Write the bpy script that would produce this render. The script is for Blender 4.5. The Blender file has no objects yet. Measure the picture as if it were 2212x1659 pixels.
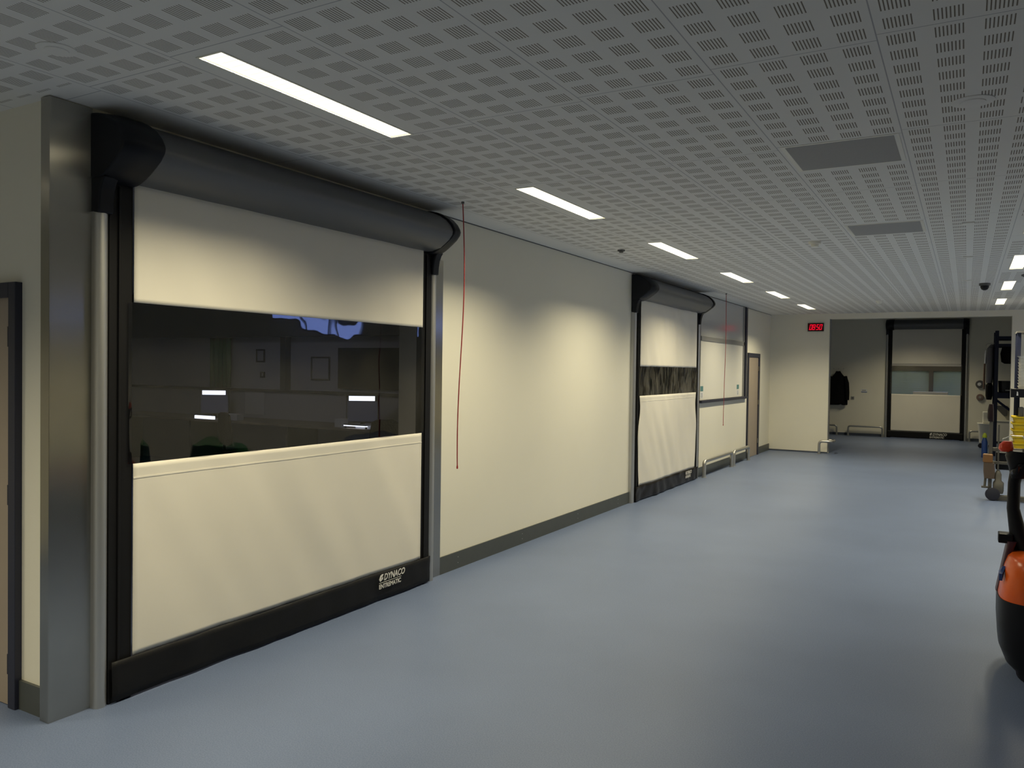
import bpy, bmesh, math, random
from mathutils import Vector, Matrix, noise
random.seed(7)
S = bpy.context.scene
C = S.collection
PI = math.pi
H = 3.0

# ------------------------------------------------------------------ camera
cam_d = bpy.data.cameras.new('camera')
cam = bpy.data.objects.new('camera', cam_d)
C.objects.link(cam)
f, yaw, pit, rol = 1723.4, 0.518, -0.0197, 0.0137
cam_d.sensor_width = 36.0
cam_d.lens = f * 36.0 / 2212.0
cam_d.clip_start = 0.05
F = Vector((-math.sin(yaw) * math.cos(pit), math.cos(yaw) * math.cos(pit), math.sin(pit)))
R0 = Vector((math.cos(yaw), math.sin(yaw), 0)); U0 = R0.cross(F)
R = R0 * math.cos(rol) + U0 * math.sin(rol)
U = -R0 * math.sin(rol) + U0 * math.cos(rol)
M = Matrix((R, U, -F)).transposed().to_4x4()
M.translation = Vector((3.8033, 0, 1.7367))
cam.matrix_world = M
S.camera = cam

# ------------------------------------------------------------------ world (blue morning sky, seen only through the windows)
w = bpy.data.worlds.new('sky'); S.world = w; w.use_nodes = True
bg = w.node_tree.nodes['Background']
bg.inputs[0].default_value = (0.28, 0.40, 1.0, 1)
bg.inputs[1].default_value = 6.0
S.view_settings.view_transform = 'Standard'
S.view_settings.look = 'None'
S.view_settings.gamma = 1
S.view_settings.use_curve_mapping = False
S.view_settings.exposure = 0.0
S.cycles.max_bounces = 10
S.cycles.diffuse_bounces = 6
S.cycles.glossy_bounces = 4
S.cycles.transparent_max_bounces = 12
S.cycles.sample_clamp_indirect = 4.0
S.cycles.use_denoising = True

LIGHT_COL = (1.0, 0.89, 0.60)
LIGHT_W = 37.0       # watts of each ceiling fixture
LIGHT_SPREAD = math.radians(129)

# ------------------------------------------------------------------ materials
def mat(name, col, rough=0.6, metal=0.0, noise_amt=0.0, noise_scale=20, bump=0.0, bump_scale=60, spec=0.5,
        emit=None, emit_s=0.0, aniso=0.0):
    m = bpy.data.materials.new(name); m.use_nodes = True
    nt = m.node_tree; b = nt.nodes['Principled BSDF']
    b.inputs['Base Color'].default_value = (*col, 1)
    b.inputs['Roughness'].default_value = rough
    b.inputs['Metallic'].default_value = metal
    b.inputs['Specular IOR Level'].default_value = spec
    if aniso: b.inputs['Anisotropic'].default_value = aniso
    tc = nt.nodes.new('ShaderNodeTexCoord')
    if noise_amt:
        n = nt.nodes.new('ShaderNodeTexNoise'); n.inputs['Scale'].default_value = noise_scale
        n.inputs['Detail'].default_value = 4
        nt.links.new(tc.outputs['Object'], n.inputs['Vector'])
        mp = nt.nodes.new('ShaderNodeMapRange')
        mp.inputs['From Min'].default_value = 0.3; mp.inputs['From Max'].default_value = 0.7
        mp.inputs['To Min'].default_value = 1 - noise_amt; mp.inputs['To Max'].default_value = 1 + noise_amt
        nt.links.new(n.outputs['Fac'], mp.inputs['Value'])
        vm = nt.nodes.new('ShaderNodeVectorMath'); vm.operation = 'SCALE'
        vm.inputs[0].default_value = col
        nt.links.new(mp.outputs[0], vm.inputs['Scale'])
        nt.links.new(vm.outputs[0], b.inputs['Base Color'])
    if bump:
        n2 = nt.nodes.new('ShaderNodeTexNoise'); n2.inputs['Scale'].default_value = bump_scale
        n2.inputs['Detail'].default_value = 3
        nt.links.new(tc.outputs['Object'], n2.inputs['Vector'])
        bp = nt.nodes.new('ShaderNodeBump'); bp.inputs['Strength'].default_value = bump
        bp.inputs['Distance'].default_value = 0.01
        nt.links.new(n2.outputs['Fac'], bp.inputs['Height'])
        nt.links.new(bp.outputs[0], b.inputs['Normal'])
    if emit:
        b.inputs['Emission Color'].default_value = (*emit, 1)
        b.inputs['Emission Strength'].default_value = emit_s
    return m

M_wall = mat('wall_paint', (0.80, 0.77, 0.66), 0.65, noise_amt=0.012, noise_scale=1.5, bump=0.05, bump_scale=220)
M_ceil_plain = mat('plasterboard', (0.80, 0.795, 0.775), 0.8)
M_steel = mat('brushed_steel', (0.47, 0.45, 0.40), 0.27, 1.0, noise_amt=0.03, noise_scale=6, aniso=1.0)
_tg = M_steel.node_tree.nodes.new('ShaderNodeCombineXYZ'); _tg.inputs[0].default_value = 0.7; _tg.inputs[1].default_value = 0.7
M_steel.node_tree.links.new(_tg.outputs[0], M_steel.node_tree.nodes['Principled BSDF'].inputs['Tangent'])
M_alu = mat('anodised_tube', (0.50, 0.50, 0.49), 0.42, 0.85)
M_inox = mat('satin_tube_steel', (0.52, 0.51, 0.48), 0.35, 0.9)
M_black = mat('black_vinyl', (0.010, 0.010, 0.011), 0.5, bump=0.05, bump_scale=30, spec=.2)
M_blackgl = mat('black_glossy_vinyl', (0.010, 0.008, 0.007), 0.33, bump=0.4, bump_scale=7, spec=.2)
M_cap = mat('black_plastic', (0.009, 0.010, 0.014), 0.42, spec=.25)
M_hood = mat('grey_hood', (0.125, 0.128, 0.135), 0.42, 0.2)
M_fabric = mat('curtain_fabric', (0.80, 0.76, 0.67), 0.55, noise_amt=0.02, noise_scale=2, bump=0.03, bump_scale=300)
M_base = mat('baseboard_vinyl', (0.068, 0.075, 0.072), 0.45, noise_amt=0.05, noise_scale=8)
M_navy = mat('navy_frame', (0.022, 0.024, 0.045), 0.5)
M_leaf = mat('door_laminate', (0.34, 0.28, 0.225), 0.5, noise_amt=0.03, noise_scale=4)
M_red = mat('red_cord', (0.35, 0.03, 0.03), 0.5)
M_frame = mat('grey_frame', (0.36, 0.36, 0.35), 0.4, 0.4)
M_white = mat('white_panel', (0.80, 0.78, 0.70), 0.3)
M_glasswhite = mat('white_glass_panel', (0.82, 0.80, 0.73), 0.18, bump=0.02, bump_scale=3)
M_print = mat('white_print', (0.72, 0.70, 0.66), 0.6)
M_teal = mat('teal_sticker', (0.10, 0.24, 0.25), 0.5)
M_paper = mat('paper', (0.75, 0.76, 0.78), 0.7)
M_dot = mat('rivet', (0.5, 0.5, 0.5), 0.4, 0.8)
M_vent = mat('grille_grey', (0.40, 0.40, 0.40), 0.7, bump=0.6, bump_scale=350, noise_amt=0.08, noise_scale=300)
M_orange = mat('orange_cover', (0.85, 0.13, 0.012), 0.25)
M_redp = mat('red_plastic', (0.95, 0.07, 0.015), 0.3)
M_yellow = mat('yellow_plastic', (0.62, 0.45, 0.01), 0.4)
M_green = mat('green_plastic', (0.02, 0.22, 0.05), 0.4)
M_blue = mat('blue_plastic', (0.03, 0.08, 0.30), 0.4)
M_lime = mat('lime_plastic', (0.50, 0.62, 0.05), 0.4)
M_greyp = mat('grey_plastic', (0.30, 0.29, 0.28), 0.5)
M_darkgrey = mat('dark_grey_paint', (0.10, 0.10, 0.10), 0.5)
M_rubber = mat('rubber', (0.015, 0.016, 0.03), 0.6)
M_greysteel = mat('grey_painted_steel', (0.105, 0.10, 0.088), 0.45, 0.3)
M_rack = mat('rack_blue', (0.008, 0.012, 0.036), 0.5, spec=.3)
M_coat = mat('coat_cloth', (0.008, 0.008, 0.009), 0.95, bump=0.8, bump_scale=40, spec=0.1)
M_greycloth = mat('grey_cloth', (0.13, 0.125, 0.14), 0.9, bump=0.5, bump_scale=30)
M_brown = mat('brown_cloth', (0.16, 0.09, 0.06), 0.8)
M_orangep = mat('orange_tan_plastic', (0.20, 0.095, 0.03), 0.5)
M_wood = mat('desk_laminate', (0.30, 0.25, 0.19), 0.5)
M_darkwall = mat('office_paint', (0.62, 0.62, 0.66), 0.8)
M_led = mat('red_led', (0.6, 0, 0.01), 0.5, emit=(1, 0.0, 0.03), emit_s=1.0)
M_ledoff = mat('clock_face', (0.03, 0.0, 0.0), 0.2, emit=(1, 0.0, 0.0), emit_s=0.012)
M_screen = mat('monitor_screen', (0.01, 0.012, 0.02), 0.2, emit=(0.30, 0.34, 0.6), emit_s=0.06)
M_screenbar = mat('monitor_bright_bar', (0.5, 0.5, 0.5), 0.4, emit=(0.8, 0.86, 1.0), emit_s=3.0)

def mat_floor():
    m = bpy.data.materials.new('floor_vinyl'); m.use_nodes = True
    nt = m.node_tree; b = nt.nodes['Principled BSDF']; L = nt.links
    tc = nt.nodes.new('ShaderNodeTexCoord')
    n1 = nt.nodes.new('ShaderNodeTexNoise'); n1.inputs['Scale'].default_value = 160; n1.inputs['Detail'].default_value = 3
    n2 = nt.nodes.new('ShaderNodeTexNoise'); n2.inputs['Scale'].default_value = 1.3; n2.inputs['Detail'].default_value = 4
    r = nt.nodes.new('ShaderNodeValToRGB')
    r.color_ramp.elements[0].position = 0.33; r.color_ramp.elements[0].color = (0.099, 0.136, 0.236, 1)
    r.color_ramp.elements[1].position = 0.68; r.color_ramp.elements[1].color = (0.150, 0.190, 0.306, 1)
    mp = nt.nodes.new('ShaderNodeMapRange')
    mp.inputs['From Min'].default_value = .3; mp.inputs['From Max'].default_value = .7
    mp.inputs['To Min'].default_value = .95; mp.inputs['To Max'].default_value = 1.05
    vm = nt.nodes.new('ShaderNodeVectorMath'); vm.operation = 'SCALE'
    L.new(tc.outputs['Object'], n1.inputs[0]); L.new(tc.outputs['Object'], n2.inputs[0])
    L.new(n1.outputs['Fac'], r.inputs[0]); L.new(n2.outputs['Fac'], mp.inputs['Value'])
    L.new(r.outputs[0], vm.inputs[0]); L.new(mp.outputs[0], vm.inputs['Scale'])
    L.new(vm.outputs[0], b.inputs['Base Color'])
    b.inputs['Roughness'].default_value = 0.42
    b.inputs['Specular IOR Level'].default_value = 0.35
    bp = nt.nodes.new('ShaderNodeBump'); bp.inputs['Strength'].default_value = .12; bp.inputs['Distance'].default_value = .002
    L.new(n1.outputs['Fac'], bp.inputs['Height']); L.new(bp.outputs[0], b.inputs['Normal'])
    return m

TX, TY = 0.64, 1.333          # ceiling tile size
X0, Y0 = 0.28, 2.17
def mat_ceiling():
    """perforated plasterboard tiles: 4 x 8 groups of eight slots per tile"""
    m = bpy.data.materials.new('perforated_plasterboard'); m.use_nodes = True
    nt = m.node_tree; b = nt.nodes['Principled BSDF']; L = nt.links
    def op(o, a, c=None, d=None):
        n = nt.nodes.new('ShaderNodeMath'); n.operation = o
        for i, v in enumerate((a, c, d)):
            if v is None: continue
            if isinstance(v, (int, float)): n.inputs[i].default_value = v
            else: L.new(v, n.inputs[i])
        return n.outputs[0]
    tc = nt.nodes.new('ShaderNodeTexCoord'); sp = nt.nodes.new('ShaderNodeSeparateXYZ')
    L.new(tc.outputs['Object'], sp.inputs[0])
    x, y = sp.outputs[0], sp.outputs[1]
    def band(v, lo, hi): return op('MULTIPLY', op('GREATER_THAN', v, lo), op('LESS_THAN', v, hi))
    cx = op('DIVIDE', op('SUBTRACT', x, X0), TX)
    col = op('FLOOR', cx)
    tx = op('MULTIPLY', op('FRACT', cx), TX)                       # metres inside the tile
    ys = op('ADD', y, op('MULTIPLY', op('SUBTRACT', col, 1), 0.058))
    cy = op('DIVIDE', op('SUBTRACT', ys, Y0 - TY * 8), TY)
    ty = op('MULTIPLY', op('FRACT', cy), TY)
    gx = op('MULTIPLY', op('FRACT', op('DIVIDE', tx, TX / 4)), TX / 4)
    gy = op('MULTIPLY', op('FRACT', op('DIVIDE', ty, TY / 8)), TY / 8)
    ing = op('MULTIPLY', band(gx, 0.029, 0.131), band(gy, 0.033, 0.133))
    sl = op('FRACT', op('DIVIDE', op('SUBTRACT', gx, 0.029), 0.01275 * 1.0))
    slot = op('MULTIPLY', ing, band(sl, 0.31, 0.69))
    # where there are no perforations: edge strip, tiles that hold a luminaire, return-air panels
    solid = op('MULTIPLY', op('GREATER_THAN', y, 2.17), op('LESS_THAN', x, 0.30))
    tile_par = op('FRACT', op('DIVIDE', op('SUBTRACT', y, 2.17 - 2.67 * 8), 2.67))
    has = op('LESS_THAN', tile_par, 0.505)
    solid = op('MAXIMUM', solid, op('MULTIPLY', has, band(x, 0.92, 1.235)))
    solid = op('MAXIMUM', solid, op('MULTIPLY', band(y, 7.0, 18), op('MULTIPLY', has, band(x, 4.12, 4.44))))
    for (a, c) in ((4.63, 5.30), (7.34, 8.0)):
        solid = op('MAXIMUM', solid, op('MULTIPLY', band(y, a, c), band(x, 2.84, 3.48)))
    slot = op('MULTIPLY', slot, op('SUBTRACT', 1, solid))
    # thin shadow joints and bevelled tile margins
    jx = op('MAXIMUM', op('LESS_THAN', tx, 0.003), op('GREATER_THAN', tx, TX - 0.002))
    jy = op('LESS_THAN', ty, 0.005)
    joint = op('MAXIMUM', jx, jy)
    mx = nt.nodes.new('ShaderNodeMix'); mx.data_type = 'RGBA'
    mx.inputs['A'].default_value = (0.80, 0.795, 0.775, 1); mx.inputs['B'].default_value = (0.45, 0.45, 0.47, 1)
    L.new(joint, mx.inputs['Factor'])
    m2 = nt.nodes.new('ShaderNodeMix'); m2.data_type = 'RGBA'
    m2.inputs['B'].default_value = (0.215, 0.19, 0.16, 1)
    L.new(mx.outputs['Result'], m2.inputs['A']); L.new(slot, m2.inputs['Factor'])
    L.new(m2.outputs['Result'], b.inputs['Base Color'])
    b.inputs['Roughness'].default_value = 0.85
    b.inputs['Specular IOR Level'].default_value = 0.2
    return m

def schlick(nt, f0):
    lw = nt.nodes.new('ShaderNodeLayerWeight'); lw.inputs['Blend'].default_value = 0.5
    p_ = nt.nodes.new('ShaderNodeMath'); p_.operation = 'POWER'; p_.inputs[1].default_value = 5
    nt.links.new(lw.outputs['Facing'], p_.inputs[0])
    m_ = nt.nodes.new('ShaderNodeMath'); m_.operation = 'MULTIPLY_ADD'; m_.inputs[1].default_value = 1-f0; m_.inputs[2].default_value = f0
    nt.links.new(p_.outputs[0], m_.inputs[0])
    return m_.outputs[0]

def mat_film(name, bump_s, bump_scale, tint=(0.55, 0.55, 0.58), milky=0.0, stretch=(1, 1, 1)):
    """clear vinyl: sees through, with a wavy reflection"""
    m = bpy.data.materials.new(name); m.use_nodes = True
    nt = m.node_tree; L = nt.links; nt.nodes.remove(nt.nodes['Principled BSDF'])
    out = nt.nodes['Material Output']
    tr = nt.nodes.new('ShaderNodeBsdfTransparent'); tr.inputs[0].default_value = (*tint, 1)
    gl = nt.nodes.new('ShaderNodeBsdfGlossy'); gl.inputs['Roughness'].default_value = 0.02
    df = nt.nodes.new('ShaderNodeBsdfDiffuse'); df.inputs[0].default_value = (.35, .33, .28, 1)
    fr = schlick(nt, .07)
    tc = nt.nodes.new('ShaderNodeTexCoord'); mp = nt.nodes.new('ShaderNodeMapping'); mp.inputs['Scale'].default_value = stretch
    n = nt.nodes.new('ShaderNodeTexNoise'); n.inputs['Scale'].default_value = bump_scale; n.inputs['Detail'].default_value = 1.5
    bp = nt.nodes.new('ShaderNodeBump'); bp.inputs['Strength'].default_value = bump_s; bp.inputs['Distance'].default_value = .02
    L.new(tc.outputs['Object'], mp.inputs[0]); L.new(mp.outputs[0], n.inputs[0]); L.new(n.outputs['Fac'], bp.inputs['Height'])
    L.new(bp.outputs[0], gl.inputs['Normal'])
    mx = nt.nodes.new('ShaderNodeMixShader'); L.new(fr, mx.inputs[0]); L.new(tr.outputs[0], mx.inputs[1]); L.new(gl.outputs[0], mx.inputs[2])
    m3 = nt.nodes.new('ShaderNodeMixShader'); m3.inputs[0].default_value = milky
    if milky:
        mr = nt.nodes.new('ShaderNodeMapRange'); mr.inputs['From Min'].default_value = .42; mr.inputs['From Max'].default_value = .75
        mr.inputs['To Min'].default_value = 0; mr.inputs['To Max'].default_value = milky
        n.inputs['Distortion'].default_value = 1.0
        L.new(n.outputs['Fac'], mr.inputs['Value']); L.new(mr.outputs[0], m3.inputs[0])
    L.new(mx.outputs[0], m3.inputs[1]); L.new(df.outputs[0], m3.inputs[2]); L.new(m3.outputs[0], out.inputs[0])
    return m
M_film = mat_film('clear_vinyl', 0.32, 2.4)
M_film_b = mat_film('clear_vinyl_creased', 0.9, 3.6, milky=0.22, stretch=(3.0, 1, 1.0))
M_film_c = mat_film('clear_vinyl_flat', 0.03, 2, tint=(0.9, 0.9, 0.9))

def mat_glass():
    m = bpy.data.materials.new('window_glass'); m.use_nodes = True
    nt = m.node_tree; L = nt.links; nt.nodes.remove(nt.nodes['Principled BSDF'])
    tr = nt.nodes.new('ShaderNodeBsdfTransparent'); gl = nt.nodes.new('ShaderNodeBsdfGlossy'); gl.inputs['Roughness'].default_value = 0
    fr = schlick(nt, .06); mx = nt.nodes.new('ShaderNodeMixShader')
    L.new(fr, mx.inputs[0]); L.new(tr.outputs[0], mx.inputs[1]); L.new(gl.outputs[0], mx.inputs[2])
    L.new(mx.outputs[0], nt.nodes['Material Output'].inputs[0])
    return m
M_glass = mat_glass()

def mat_slat():
    m = bpy.data.materials.new('blind_slat'); m.use_nodes = True
    nt = m.node_tree; L = nt.links; nt.nodes.remove(nt.nodes['Principled BSDF'])
    a = nt.nodes.new('ShaderNodeBsdfDiffuse'); a.inputs[0].default_value = (.5, .56, .5, 1)
    t = nt.nodes.new('ShaderNodeBsdfTranslucent'); t.inputs[0].default_value = (.46, .44, .20, 1)
    mx = nt.nodes.new('ShaderNodeMixShader'); mx.inputs[0].default_value = 0.5
    L.new(a.outputs[0], mx.inputs[1]); L.new(t.outputs[0], mx.inputs[2]); L.new(mx.outputs[0], nt.nodes['Material Output'].inputs[0])
    return m
M_slat = mat_slat()

def mat_diffuser():
    """louvred lamp opening: fluorescent tube seen between fine cross blades"""
    m = bpy.data.materials.new('lamp_louvre'); m.use_nodes = True
    nt = m.node_tree; b = nt.nodes['Principled BSDF']; L = nt.links
    tc = nt.nodes.new('ShaderNodeTexCoord'); sp = nt.nodes.new('ShaderNodeSeparateXYZ'); L.new(tc.outputs['Object'], sp.inputs[0])
    d = nt.nodes.new('ShaderNodeMath'); d.operation = 'DIVIDE'; d.inputs[1].default_value = 0.05; L.new(sp.outputs[1], d.inputs[0])
    fr = nt.nodes.new('ShaderNodeMath'); fr.operation = 'FRACT'; L.new(d.outputs[0], fr.inputs[0])
    gt = nt.nodes.new('ShaderNodeMath'); gt.operation = 'LESS_THAN'; gt.inputs[1].default_value = 0.16; L.new(fr.outputs[0], gt.inputs[0])
    mr = nt.nodes.new('ShaderNodeMapRange'); mr.inputs['To Min'].default_value = 1.5; mr.inputs['To Max'].default_value = 1.0
    L.new(gt.outputs[0], mr.inputs[0]); L.new(mr.outputs[0], b.inputs['Emission Strength'])
    b.inputs['Base Color'].default_value = (.8, .8, .75, 1)
    b.inputs['Emission Color'].default_value = (1.0, 0.94, 0.74, 1)
    return m
M_diff = mat_diffuser()
M_floor = mat_floor(); M_ceil = mat_ceiling()

# ------------------------------------------------------------------ helpers
class MB:
    def __init__(s): s.bm = bmesh.new()
    def box(s, x0, x1, y0, y1, z0, z1):
        v = [s.bm.verts.new(p) for p in ((x0,y0,z0),(x1,y0,z0),(x1,y1,z0),(x0,y1,z0),(x0,y0,z1),(x1,y0,z1),(x1,y1,z1),(x0,y1,z1))]
        for f_ in ((0,3,2,1),(4,5,6,7),(0,1,5,4),(1,2,6,5),(2,3,7,6),(3,0,4,7)): s.bm.faces.new([v[i] for i in f_])
        return s
    def prism(s, pts, a0, a1, fn):
        """closed outline pts (p,q) extruded from a0 to a1; fn(p,q,a) -> xyz"""
        A = [s.bm.verts.new(fn(p, q, a0)) for p, q in pts]; B = [s.bm.verts.new(fn(p, q, a1)) for p, q in pts]
        n = len(pts)
        for i in range(n): s.bm.faces.new((A[i], A[(i+1) % n], B[(i+1) % n], B[i]))
        s.bm.faces.new(A[::-1]); s.bm.faces.new(B)
        return s
    def tube(s, path, r, n=12, closed_ends=True):
        path = [Vector(p) for p in path]; rings = []
        up = Vector((0, 0, 1))
        for i, p in enumerate(path):
            t = (path[min(i+1, len(path)-1)] - path[max(i-1, 0)]).normalized()
            a = t.cross(up)
            if a.length < 1e-3: a = t.cross(Vector((0, 1, 0)))
            a.normalize(); b = t.cross(a).normalized()
            if rings and a.dot(pa) < 0 and abs(a.dot(pa)) > .5: a, b = -a, -b
            pa = a
            rr = r[i] if isinstance(r, (list, tuple)) else r
            rings.append([s.bm.verts.new(p + (a*math.cos(k*2*PI/n) + b*math.sin(k*2*PI/n))*rr) for k in range(n)])
        for q, w_ in zip(rings, rings[1:]):
            off = min(range(n), key=lambda o: (w_[o].co - q[0].co).length)
            for k in range(n): s.bm.faces.new((q[k], q[(k+1) % n], w_[(k+1+off) % n], w_[(k+off) % n]))
        if closed_ends: s.bm.faces.new(rings[0][::-1]); s.bm.faces.new(rings[-1])
        return s
    def lathe(s, prof, c=(0,0,0), n=24, axis='z'):
        rings = []
        for r, h in prof:
            ring = []
            for k in range(n):
                a = 2*PI*k/n; q = (r*math.cos(a), r*math.sin(a), h)
                if axis == 'x': q = (h, q[0], q[1])
                if axis == 'y': q = (q[0], h, q[1])
                ring.append(s.bm.verts.new(Vector(q)+Vector(c)))
            rings.append(ring)
        for q, w_ in zip(rings, rings[1:]):
            for k in range(n): s.bm.faces.new((q[k], q[(k+1) % n], w_[(k+1) % n], w_[k]))
        s.bm.faces.new(rings[0][::-1]); s.bm.faces.new(rings[-1])
        return s
    def loft(s, layers, n=32, p=4.0):
        """layers (z,x0,x1,y0,y1): rounded rectangles joined"""
        rings = []
        for z, x0, x1, y0, y1 in layers:
            ring = []
            for k in range(n):
                a = 2*PI*(k+.5)/n; ca, sa = math.cos(a), math.sin(a)
                px = math.copysign(abs(ca)**(2/p), ca); py = math.copysign(abs(sa)**(2/p), sa)
                ring.append(s.bm.verts.new(((x0+x1)/2+px*(x1-x0)/2, (y0+y1)/2+py*(y1-y0)/2, z)))
            rings.append(ring)
        for q, w_ in zip(rings, rings[1:]):
            for k in range(n): s.bm.faces.new((q[k], q[(k+1) % n], w_[(k+1) % n], w_[k]))
        s.bm.faces.new(rings[0][::-1]); s.bm.faces.new(rings[-1])
        return s
    def sheet(s, u0, u1, z0, z1, nu, nz, fn):
        V = [[s.bm.verts.new(fn(u0+(u1-u0)*i/nu, z0+(z1-z0)*j/nz)) for j in range(nz+1)] for i in range(nu+1)]
        for i in range(nu):
            for j in range(nz): s.bm.faces.new((V[i][j], V[i+1][j], V[i+1][j+1], V[i][j+1]))
        return s
    def build(s, name, m, parent=None, smooth=False, bevel=0, solid=0, **tags):
        bmesh.ops.recalc_face_normals(s.bm, faces=s.bm.faces)
        me = bpy.data.meshes.new(name); s.bm.to_mesh(me); s.bm.free()
        me.materials.append(m)
        if smooth:
            for p_ in me.polygons: p_.use_smooth = True
            me.set_sharp_from_angle(angle=math.radians(42))
        o = bpy.data.objects.new(name, me); C.objects.link(o)
        if parent: o.parent = parent
        if solid:
            md = o.modifiers.new('thick', 'SOLIDIFY'); md.thickness = solid; md.offset = 0
        if bevel:
            md = o.modifiers.new('bevel', 'BEVEL'); md.width = bevel; md.segments = 2; md.limit_method = 'ANGLE'
        for k, v in tags.items(): o[k] = v
        return o

def thing(name, label, cat, loc=(0,0,0), rotz=0, group=None):
    o = bpy.data.objects.new(name, None); C.objects.link(o)
    o.location = loc; o.rotation_euler = (0,0,rotz); o['label'] = label; o['category'] = cat
    if group: o['group'] = group
    return o
def tag(o, label, cat, group=None):
    o['label'] = label; o['category'] = cat
    if group: o['group'] = group
    return o
def struct(o, label=None):
    o['kind'] = 'structure'
    if label: o['label'] = label
    return o
def dup(root, loc, rotz=None, label=None, group=None):
    r = root.copy(); C.objects.link(r); r.location = loc
    if rotz is not None: r.rotation_euler = (0,0,rotz)
    if label: r['label'] = label
    if group: r['group'] = group
    for ch in list(root.children):
        c = ch.copy(); C.objects.link(c); c.parent = r
        for g in ch.children:
            d = g.copy(); C.objects.link(d); d.parent = c
    return r
def text_mesh(txt, size, m, parent, name, mat4, shear=0, bold=0.0, sx=1.0):
    cu = bpy.data.curves.new(name, 'FONT'); cu.body = txt; cu.size = size; cu.shear = shear; cu.offset = bold; cu.extrude = 0.0005
    cu.align_x = 'LEFT'; cu.resolution_u = 3
    t = bpy.data.objects.new(name, cu); C.objects.link(t)
    bpy.context.view_layer.update()
    me = bpy.data.meshes.new_from_object(t.evaluated_get(bpy.context.evaluated_depsgraph_get()))
    bpy.data.objects.remove(t); bpy.data.curves.remove(cu)
    xs = [v.co.x for v in me.vertices]; w0 = max(xs)-min(xs)
    me.transform(Matrix.Diagonal((sx, 1, 1, 1)))
    me.transform(mat4)
    me.materials.clear(); me.materials.append(m)
    o = bpy.data.objects.new(name, me); C.objects.link(o)
    if parent: o.parent = parent
    return o

def wall_with_holes(breaks_a, breaks_z, holes, fn_box):
    mb = MB()
    for a0, a1 in zip(breaks_a, breaks_a[1:]):
        for z0, z1 in zip(breaks_z, breaks_z[1:]):
            ca, cz = (a0+a1)/2, (z0+z1)/2
            if any(h[0] < ca < h[1] and h[2] < cz < h[3] for h in holes): continue
            mb.box(*fn_box(a0, a1, z0, z1))
    return mb

# ------------------------------------------------------------------ structure
XR = 9.2; YB = 18.24; YR = 23.98
struct(MB().box(-10.3, XR+.4, -4.3, 29.3, -0.2, 0).build('floor', M_floor), 'blue speckled vinyl floor')
# hall ceiling with holes for the recessed lamps
lamps = [(1.02, 1.16, 2.23+2.668*k, 3.505+2.668*k) for k in (0, 1, 2, 3, 4, 5, -1, -2)]
lamps += [(4.21, 4.35, y0, y0+1.30) for y0 in (7.16, 9.93, 12.63, 15.47)]
lamps += [(7.35, 7.49, y0, y0+1.30) for y0 in (7.16, 9.93, 12.63, 15.47)]  # unseen outer row, added to lift ambient light on ceiling and walls
lamps += [(-1.65, -1.51, -0.44, 0.84)]  # unseen lamp added to brighten the wall by the left door
LAMPS_ALL = lamps
def ceiling_mesh():
    xs = sorted(set([-10.3, XR+.4] + [v for l in lamps for v in l[:2]]))
    ys = sorted(set([-4.3, YB+.2] + [v for l in lamps for v in l[2:]]))
    mb = MB()
    for a0, a1 in zip(xs, xs[1:]):
        for b0, b1 in zip(ys, ys[1:]):
            cx, cy = (a0+a1)/2, (b0+b1)/2
            if any(l[0] < cx < l[1] and l[2] < cy < l[3] for l in lamps): continue
            vs = [mb.bm.verts.new(p) for p in ((a0,b0,H),(a1,b0,H),(a1,b1,H),(a0,b1,H))]
            mb.bm.faces.new(vs[::-1])
            vs = [mb.bm.verts.new(p) for p in ((a0,b0,H+.16),(a1,b0,H+.16),(a1,b1,H+.16),(a0,b1,H+.16))]
            mb.bm.faces.new(vs)
    return mb
o = ceiling_mesh()
bmc = o.bm
me = bpy.data.meshes.new('ceiling'); bmc.to_mesh(me); bmc.free(); me.materials.append(M_ceil)
oc = bpy.data.objects.new('ceiling', me); C.objects.link(oc); struct(oc, 'white perforated plasterboard ceiling of slotted tiles')
struct(MB().box(-1.4, XR+.4, YB+.2, 29.3, 3.3, 3.5).build('ceiling_rear', M_ceil_plain), 'plain ceiling of the rear lobby')

D1, D2, D3 = (2.415, 2.915), (9.77, 2.915), (1.87, 1.96)
struct(wall_with_holes([2.24, 2.56, 5.17, 9.92, 12.53, YB+.2], [0, 2.72, H+.05], [(2.56, 5.17, 0, 2.72), (9.92, 12.53, 0, 2.72)],
       lambda a0, a1, z0, z1: (-.2, 0, a0, a1, z0, z1)).build('wall_left', M_wall), 'long cream wall holding the roller doors')
struct(MB().box(-10.3, -.2, 2.24, 2.42, 0, H+.05).build('wall_front', M_wall), 'cream wall at the left edge')
struct(wall_with_holes([0, 1.233, 4.545, XR], [0, 2.884, 3.55], [(1.233, 4.545, 0, 2.884)],
       lambda a0, a1, z0, z1: (a0, a1, YB, YB+.2, z0, z1)).build('wall_back', M_wall), 'cream end wall with the wide opening')
struct(wall_with_holes([-1.4, D3[0]+.12, D3[0]+D3[1]-.12, XR], [0, 2.95, 3.55], [(D3[0]+.12, D3[0]+D3[1]-.12, 0, 2.95)],
       lambda a0, a1, z0, z1: (a0, a1, YR, YR+.2, z0, z1)).build('wall_rear', M_wall), 'cream wall of the rear lobby')
struct(MB().box(-1.4, -1.2, YB+.2, 29.3, 0, 3.55).build('wall_rear_left', M_wall))
struct(MB().box(-4.2, -0.2, YB, YB+.2, 0, 3.55).build('wall_rear_return', M_wall))
CL = (12.3, 15.3, 2.52, 2.95)   # clerestory in the right wall
struct(wall_with_holes([-4.3, CL[0], CL[1], 29.3], [0, CL[2], CL[3], 3.55], [CL],
       lambda a0, a1, z0, z1: (XR, XR+.2, a0, a1, z0, z1)).build('wall_right', M_wall), 'cream right wall')
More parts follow.
